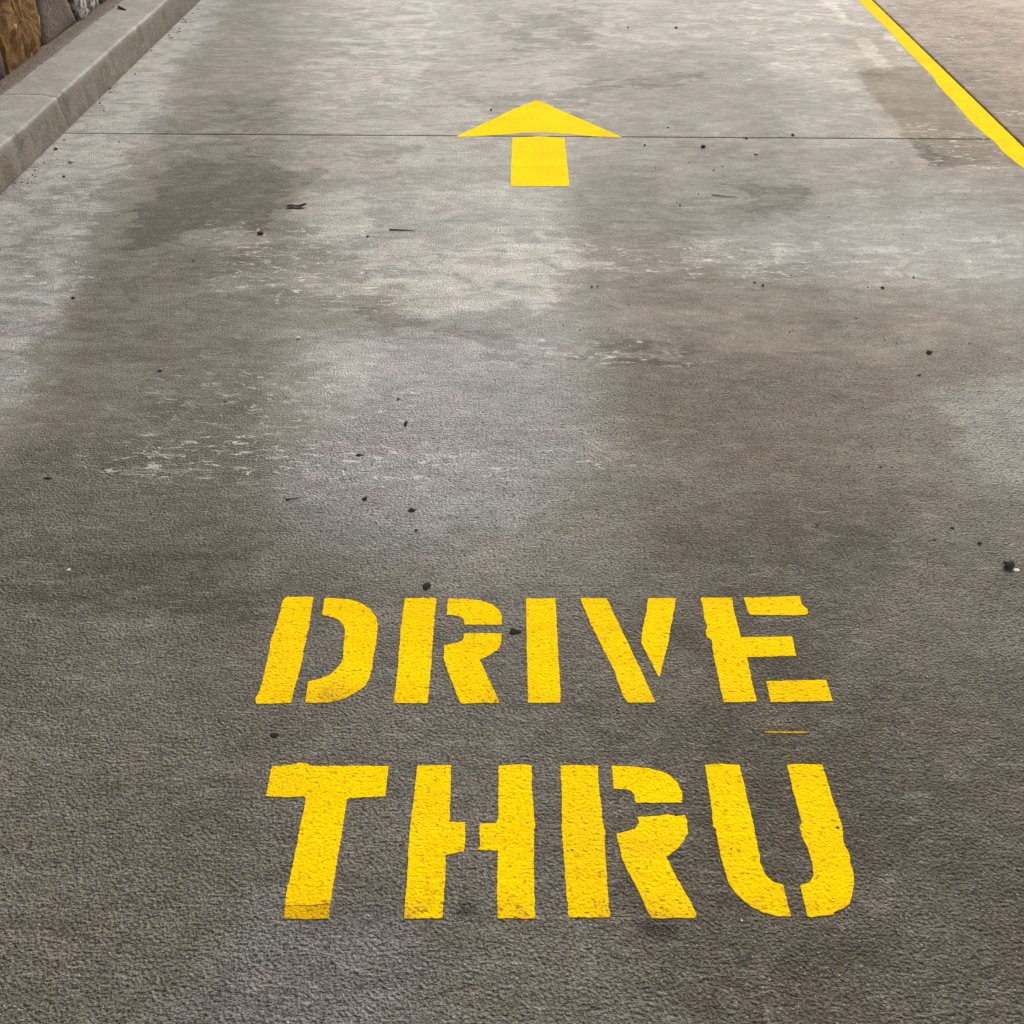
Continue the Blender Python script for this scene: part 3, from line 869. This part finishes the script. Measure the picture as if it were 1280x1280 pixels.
LETTERS = [
    ('letter_d', 'yellow stencilled letter D that begins the upper painted word', 'painted word DRIVE', c4, [
        ('stem', [(195, 90), (308, 90), (303, 125), (290, 215), (270, 300), (255, 380), (235, 450), (215, 535), (70, 540), (67, 520), (85, 480),
                  (95, 440), (118, 350), (130, 275), (150, 215), (170, 150), (180, 105)]),
        ('bowl', [(357, 95), (400, 95), (460, 100), (510, 115), (550, 143), (572, 175), (578, 205), (575, 260), (562, 330), (555, 390), (545, 430),
                  (525, 463), (490, 492), (440, 518), (380, 533), (320, 535), (275, 536), (280, 490), (288, 445), (330, 437), (375, 420), (405, 395),
                  (428, 365), (435, 340), (437, 290), (443, 240), (437, 210), (420, 190), (395, 175), (365, 170), (347, 165)])]),
    ('letter_r', 'yellow stencilled letter R, second in the upper word DRIVE', 'painted word DRIVE', c4, [
        ('stem', [(695, 95), (827, 95), (820, 160), (812, 250), (803, 380), (796, 470), (787, 537), (648, 535), (655, 480), (665, 390), (672, 300),
                  (680, 200), (690, 130)]),
        ('bowl', [(877, 97), (950, 98), (1010, 104), (1060, 120), (1090, 145), (1102, 170), (1101, 206), (945, 206), (943, 185), (930, 172),
                  (905, 167), (870, 164)]),
        ('leg', [(945, 243), (1100, 243), (1101, 270), (1098, 290), (1082, 312), (1050, 335), (1010, 352), (1030, 400), (1060, 465), (1092, 535),
                 (930, 537), (912, 500), (890, 440), (868, 385), (858, 350), (860, 295), (885, 288), (920, 282), (938, 270)])]),
    ('letter_i', 'yellow stencilled letter I, a single bar in the middle of DRIVE', 'painted word DRIVE', c5, [
        ('stem', [(-75, 97), (48, 95), (55, 250), (64, 400), (70, 535), (-67, 535), (-70, 400), (-73, 250)])]),
    ('letter_v', 'yellow stencilled letter V between I and E in the upper word', 'painted word DRIVE', c5, [
        ('long_stroke', [(152, 95), (262, 95), (330, 235), (380, 340), (440, 470), (470, 533), (352, 535), (330, 500), (300, 410), (250, 310),
                         (205, 220), (175, 150)]),
        ('short_stroke', [(440, 95), (555, 95), (540, 190), (520, 290), (500, 370), (486, 428), (465, 390), (435, 330), (410, 285), (415, 220),
                          (428, 170)])]),
    ('letter_e', 'yellow stencilled letter E that ends the upper painted word', 'painted word DRIVE', c5, [
        ('stem', [(660, 93), (790, 93), (800, 150), (815, 210), (828, 260), (1045, 257), (1052, 290), (1062, 338), (853, 342), (865, 400), (880, 470),
                  (895, 530), (755, 533), (745, 480), (730, 410), (715, 340), (705, 270), (690, 262), (680, 235), (688, 215), (675, 180), (668, 130)]),
        ('top_arm', [(840, 93), (1075, 86), (1085, 120), (1108, 140), (1113, 158), (1100, 166), (870, 165), (858, 150), (850, 120)]),
        ('bottom_arm', [(935, 445), (1187, 438), (1200, 480), (1216, 527), (955, 532), (945, 490)])]),
    ('letter_t', 'yellow stencilled letter T with worn foot, beginning the lower word', 'painted word THRU', c6, [
        ('stem', [(100, 92), (150, 88), (190, 86), (210, 77), (240, 82), (260, 92), (330, 93), (450, 90), (576, 92), (570, 150), (562, 215), (500, 217),
                  (405, 225), (395, 290), (380, 400), (360, 510), (345, 600), (338, 655), (250, 663), (152, 660), (160, 600), (180, 520), (200, 420),
                  (220, 310), (237, 225), (232, 215), (180, 219), (75, 217), (85, 160)]),
        ('worn_foot', [(150, 664), (250, 667), (336, 659), (330, 718), (148, 718)])]),
    ('letter_h', 'yellow stencilled letter H, split crossbar, second in the lower word', 'painted word THRU', c6, [
        ('stem', [(695, 90), (832, 88), (830, 200), (825, 322), (890, 322), (890, 400), (885, 443), (812, 455), (808, 560), (800, 650), (797, 715),
                  (640, 717), (650, 600), (658, 450), (662, 380), (670, 310), (680, 230), (688, 150)]),
        ('stem', [(1028, 90), (1090, 87), (1140, 85), (1162, 92), (1166, 200), (1172, 300), (1178, 330), (1172, 400), (1172, 500), (1175, 620),
                  (1177, 717), (1025, 716), (1022, 600), (1025, 500), (1025, 440), (940, 436), (952, 420), (952, 328), (1020, 325), (1028, 300),
                  (1028, 200)])]),
    ('letter_r', 'yellow stencilled letter R, third in the lower word THRU', 'painted word THRU', c7, [
        ('stem', [(35, 87), (182, 88), (187, 170), (198, 260), (205, 330), (213, 360), (210, 420), (218, 520), (225, 620), (230, 695), (67, 695),
                  (60, 620), (52, 520), (45, 410), (40, 385), (40, 250), (37, 150)]),
        ('bowl', [(240, 88), (320, 92), (390, 100), (440, 112), (475, 130), (500, 155), (520, 190), (520, 235), (333, 236), (330, 205), (315, 188),
                  (290, 182), (247, 180)]),
        ('leg', [(345, 292), (440, 288), (460, 284), (500, 290), (530, 287), (540, 310), (543, 350), (530, 385), (505, 415), (480, 435), (455, 452),
                 (480, 500), (510, 555), (545, 620), (575, 680), (570, 697), (400, 697), (380, 665), (350, 600), (310, 520), (280, 460), (268, 400),
                 (258, 358), (300, 350), (335, 340), (348, 318)])]),
    ('letter_u', 'yellow stencilled letter U that ends the lower painted word', 'painted word THRU', c7, [
        ('left_stroke', [(610, 85), (680, 80), (750, 85), (765, 150), (790, 260), (810, 340), (820, 400), (832, 470), (850, 520), (880, 550), (925, 566),
                         (935, 610), (955, 690), (900, 690), (840, 675), (780, 640), (735, 600), (705, 550), (685, 490), (668, 420), (655, 340),
                         (643, 330), (640, 270), (630, 200), (618, 130)]),
        ('right_stroke', [(940, 85), (1010, 82), (1078, 83), (1095, 130), (1115, 200), (1140, 270), (1160, 330), (1168, 400), (1190, 450), (1205, 520),
                          (1207, 560), (1198, 610), (1190, 640), (1160, 660), (1130, 672), (1125, 683), (1080, 688), (1023, 693), (1010, 640),
                          (992, 567), (1030, 555), (1045, 530), (1042, 480), (1020, 410), (1000, 370), (990, 330), (1000, 320), (985, 260),
                          (960, 170)])]),
]
sd_ = 1.0
for name, label, group, conv, pieces in LETTERS:
    polys = [(pn, conv(pp)) for pn, pp in pieces]
    allp = [q for _, P in polys for q in P]
    cx = (min(p[0] for p in allp) + max(p[0] for p in allp)) / 2
    cyy = (min(p[1] for p in allp) + max(p[1] for p in allp)) / 2
    root = link(name, None, None, None, (cx, cyy, 0.0))
    root.empty_display_size = 0.1
    tag(root, label, 'painted letter', group)
    for pn, P in polys:
        sd_ += 3.7
        film(pn, P, MAT['yellow_thin'] if pn == 'worn_foot' else MAT['yellow'], root, (cx, cyy), 0.0024, sd_)

# arrow pointing down the lane
head = ca([(140, 403), (300, 328), (480, 240), (640, 176), (660, 180), (830, 255), (1000, 328), (1175, 405), (1110, 403), (960, 395), (830, 383),
           (700, 374), (640, 374), (560, 376), (470, 385), (330, 393)])
shaft = ca([(495, 405), (600, 401), (650, 397), (740, 402), (815, 406), (830, 550), (845, 690), (842, 705), (660, 705), (485, 705), (486, 600)])
ao = (0.03, 4.5)
arrow = link('direction_arrow', None, None, None, (*ao, 0))
tag(arrow, 'yellow painted arrow pointing ahead along the lane across the joint', 'arrow marking')
film('arrow_head', head, MAT['yellow_far'], arrow, ao, 0.004, 80.0)
film('arrow_shaft', shaft, MAT['yellow_far'], arrow, ao, 0.004, 90.0)

# edge line
inner = cl([(330, 0), (420, 92), (520, 190), (590, 270), (690, 370), (765, 445), (785, 485), (880, 585), (960, 680), (1040, 755), (1115, 815),
            (1160, 870), (1240, 935), (1280, 965)])
outer = cl([(415, 0), (480, 55), (550, 120), (640, 210), (720, 290), (800, 360), (860, 425), (920, 490), (1000, 570), (1080, 650), (1160, 720),
            (1230, 785), (1280, 840)])
outer = [(min(x, XR - 0.006), yy) for x, yy in outer]
inner = [(2.066, 13.0), (2.063, 9.0)] + inner + [(2.064, 3.2), (2.066, -5.0)]
outer = [(2.150, 13.0), (2.150, 9.0)] + outer + [(2.150, 3.2), (2.150, -5.0)]
lo = (2.11, 4.0)
line = film('edge_line', [(x, yy) for x, yy in inner] + outer[::-1], MAT['yellow_far'], None, lo, 0.004, 120.0, PAINT_Z, 0.02)
line.location = (*lo, 0)
tag(line, 'long yellow painted edge line along the right side of lane', 'line marking')

# stray drip of paint under the E
dr = gp([(954, 914.4), (975, 915), (1000, 914.6), (1013, 916), (1000, 917), (975, 916.6), (958, 916.4)])
do = dr[0]
drip = film('paint_streak', dr, MAT['yellow_thin'], None, do, 0.0006, 200.0, 0.0012, 0.004)
drip.location = (*do, 0)
tag(drip, 'thin stray streak of yellow paint below the letter E', 'paint streak')

# ------------------------------------------------------------------ small things on the lane


def blob_disc(name, px, py, rx, ry, seed, mat, parent, h=0.0015):
    """flat trodden spot with an uneven rim"""
    cx, cyy = g(px, py)
    bm = bmesh.new()
    n = 22
    rings = []
    for s, z in ((1.0, 0.0005), (0.85, h * 0.8), (0.5, h)):
        r = []
        for i in range(n):
            a = 2 * math.pi * i / n
            k = 1 + 0.38 * mnoise.noise(Vector((math.cos(a) * 1.4, math.sin(a) * 1.4, seed))) + 0.16 * mnoise.noise(Vector((math.cos(a) * 4, math.sin(a) * 4, seed)))
            r.append(bm.verts.new((math.cos(a) * rx * s * k, math.sin(a) * ry * s * k, z)))
        rings.append(r)
    for a, b in zip(rings, rings[1:]):
        for i in range(n):
            bm.faces.new((a[i], a[(i + 1) % n], b[(i + 1) % n], b[i]))
    bm.faces.new(rings[-1])
    return link(name, bm_mesh(bm, name, True), mat, parent, (cx, cyy, 0.0))


for k, (px, py, rx, ry) in enumerate([(456, 624, 0.007, 0.008), (515, 638, 0.010, 0.008), (520, 663, 0.004, 0.004), (533, 733, 0.010, 0.012),
                                      (643, 790, 0.012, 0.009), (343, 919, 0.008, 0.007), (507, 530, 0.005, 0.014),
                                      (449, 569, 0.010, 0.006), (60, 598, 0.012, 0.005), (1047, 1035, 0.004, 0.004)]):
    blob_disc('gum_spot', px, py, rx, ry, k * 2.2, MAT['gum'], near_slab)


def pebble_mesh(r, seed, flat=0.6, sub=2, rough=0.45):
    bm = bmesh.new()
    bmesh.ops.create_icosphere(bm, subdivisions=sub, radius=r)
    for v in bm.verts:
        d = v.co.normalized()
        k = 1 + rough * mnoise.noise(d * 1.3 + Vector((seed, 0, 0))) + 0.2 * mnoise.noise(d * 3 + Vector((0, seed, 0)))
        v.co = Vector((v.co.x * k * 1.15, v.co.y * k * 0.9, v.co.z * k * flat))
    zmin = min(v.co.z for v in bm.verts)
    for v in bm.verts: v.co.z -= zmin + 0.0008
    return bm_mesh(bm, 'pebble')


def pebble(name, px, py, r, seed, mat, label, cat, flat=0.6, group=None):
    cx, cyy = g(px, py)
    o = link(name, pebble_mesh(r * (0.72 if r < 0.0115 or r > 0.0125 else 1.0), seed, flat), MAT[mat], None, (cx, cyy, 0.0))
    return tag(o, label, cat, group)


pebble('pebble', 1260, 707, 0.0115, 3.0, 'dark_pebble', 'dark pebble beside a white chip near the right edge', 'pebble', 0.8)
pebble('white_chip', 1270, 713, 0.0095, 6.0, 'pale_chip', 'flat white chip touching the dark pebble at right', 'chip', 0.28)
pebble('pebble', 1161, 441, 0.0105, 9.0, 'dark_pebble', 'lone black pebble on the right wheel track', 'pebble', 0.7)
pebble('pebble', 1149, 469, 0.006, 11.0, 'grey_pebble', 'small grey pebble just below the lone black one', 'pebble', 0.7)
pebble('pebble', 879, 184, 0.013, 13.0, 'dark_pebble', 'black pebble just below the joint, right of arrow', 'pebble', 0.6)
pebble('white_chip', 945, 193, 0.010, 15.0, 'pale_chip', 'white crumb below the joint, right of the black pebble', 'chip', 0.6)
pebble('pebble', 326, 292, 0.014, 17.0, 'dark_pebble', 'dark crumb below the dry leaf on the stained patch', 'pebble', 0.6)
pebble('white_chip', 89, 203, 0.013, 19.0, 'pale_chip', 'white crumb beside the kerb below the joint', 'chip', 0.6)
pebble('pebble', 70, 187, 0.011, 21.0, 'dark_pebble', 'tiny dark crumb at the foot of the kerb', 'pebble', 0.6)
pebble('white_chip', 373, 423, 0.009, 23.0, 'pale_chip', 'white speck alone on the left wheel track', 'chip', 0.45)
pebble('pebble', 200, 463, 0.009, 25.0, 'grey_pebble', 'pale grey crumb on the left wheel track', 'pebble', 0.6)
pebble('white_chip', 86, 712, 0.0055, 27.0, 'pale_chip', 'white smear shaped chip at far left of DRIVE', 'chip', 0.2)
pebble('white_chip', 927, 1151, 0.0024, 29.0, 'pale_chip', 'tiny white grain below the letter U', 'chip', 0.7)
pebble('pebble', 1224, 679, 0.0055, 31.0, 'dark_pebble', 'small dark crumb up left of the white chip pair', 'pebble', 0.7)


def leaf():
    cx, cyy = g(371, 259)
    bm = bmesh.new()
    rows = []
    for i in range(11):
        t = i / 10
        w = 0.016 * math.sin(math.pi * min(1, t * 0.96 + 0.03)) ** 0.7
        x = (t - 0.5) * 0.078
        z = 0.0012 + 0.004 * (t - 0.35) ** 2 * 4
        rows.append([bm.verts.new((x, s * w + 0.004 * math.sin(t * 7), z + 0.005 * abs(s) ** 1.5 * (0.6 + 0.4 * math.sin(t * 9)))) for s in (-1, -0.5, 0, 0.5, 1)])
    for a, b in zip(rows, rows[1:]):
        for i in range(4): bm.faces.new((a[i], b[i], b[i + 1], a[i + 1]))
    bmesh.ops.solidify(bm, geom=bm.faces[:], thickness=0.0008)
    o = link('dry_leaf', bm_mesh(bm, 'dry_leaf', True), MAT['leaf'], None, (cx, cyy, 0.0))
    o.rotation_euler = (0, 0, 0.15)
    return tag(o, 'curled brown dry leaf lying left of the arrow', 'leaf')


leaf()


def twig(px, py, z, pts, r, label):
    cx, cyy = g(px, py, z)
    bm = bmesh.new()
    rings = []
    P = [Vector(p) for p in pts]
    for i, p in enumerate(P):
        d = (P[min(i + 1, len(P) - 1)] - P[max(i - 1, 0)]).normalized()
        u = d.cross(Vector((0, 0, 1))).normalized()
        w = u.cross(d)
        rr = r * (1 - 0.55 * i / (len(P) - 1))
        rings.append([bm.verts.new(p + (u * math.cos(a) + w * math.sin(a)) * rr) for a in (0, 1.05, 2.09, 3.14, 4.19, 5.24)])
    for a, b in zip(rings, rings[1:]):
        for i in range(6): bm.faces.new((a[i], a[(i + 1) % 6], b[(i + 1) % 6], b[i]))
    bm.faces.new(rings[0][::-1]); bm.faces.new(rings[-1])
    o = link('twig', bm_mesh(bm, 'twig', True), MAT['twig'], None, (cx, cyy, z))
    return tag(o, label, 'twig')


twig(152, 12, KH + 0.002, [(-0.030, 0.045, 0.006), (-0.01, 0.02, 0.005), (0.012, -0.004, 0.005), (0.030, -0.018, 0.004)], 0.007, 'short dark twig on top of the kerb near the wall')
twig(505, 288, 0, [(-0.055, 0.002, 0.002), (-0.02, 0.0, 0.0025), (0.02, -0.003, 0.002), (0.045, -0.002, 0.004)], 0.0024, 'thin dark twig on the lane below left of arrow')
twig(366, 624, 0, [(-0.017, -0.004, 0.0016), (0.0, 0.001, 0.002), (0.018, 0.006, 0.0016)], 0.0016, 'tiny twig above the letter D')
twig(906, 246, 0, [(-0.05, 0.012, 0.003), (0.0, 0.0, 0.003), (0.05, -0.012, 0.003)], 0.0020, 'dark twig right of the arrow shaft on a stained patch')


def grit():
    """loose grit nobody could count: many tiny faceted grains"""
    bm = bmesh.new()
    spots = []
    for _ in range(420):
        spots.append((random.uniform(XL + 0.05, XR - 0.12), random.uniform(0.6, 7.4), random.uniform(0.0010, 0.0024)))
    for _ in range(150):
        px, py = random.uniform(700, 1270), random.uniform(180, 620)
        spots.append((*g(px, py), random.uniform(0.0010, 0.0030)))
    for _ in range(50):
        yy = random.uniform(3.9, 7.3)
        spots.append((XL + 0.01 + abs(random.gauss(0, 0.05)), yy, random.uniform(0.002, 0.006)))
    for px, py, r in ((80, 221, .008), (41, 219, .006), (149, 178, .006), (152, 195, .004), (740, 359, .008), (747, 358, .006), (806, 182, .009), (954, 357, .008),
                      (943, 353, .006), (1103, 360, .008), (892, 213, .006), (903, 208, .005), (850, 257, .007), (1142, 347, .006), (1070, 398, .005),
                      (987, 415, .005), (242, 326, .007), (92, 373, .009), (498, 499, .006), (282, 502, .005), (358, 497, .004), (1190, 660, .005),
                      (1168, 675, .005), (988, 683, .004), (1022, 656, .004), (460, 296, .008), (614, 138, .010), (845, 35, .012), (785, 35, .010),
                      (991, 169, .010), (835, 160, .008), (933, 173, .009)):
        spots.append((*g(px, py), r * 0.78))
    for x, yy, r in spots:
        res = bmesh.ops.create_icosphere(bm, subdivisions=1, radius=r)
        a = random.uniform(0, 6.28)
        kx, ky = random.uniform(0.7, 1.4), random.uniform(0.6, 1.1)
        for v in res['verts']:
            c = v.co * random.uniform(0.75, 1.2)
            cxx, cyy = c.x * kx, c.y * ky
            v.co = Vector((x + cxx * math.cos(a) - cyy * math.sin(a), yy + cxx * math.sin(a) + cyy * math.cos(a), c.z * 0.6 + r * 0.4))
    o = link('grit', bm_mesh(bm, 'grit'), MAT['dark_pebble'])
    tag(o, 'loose dark grit scattered over the concrete lane', kind='stuff')


grit()
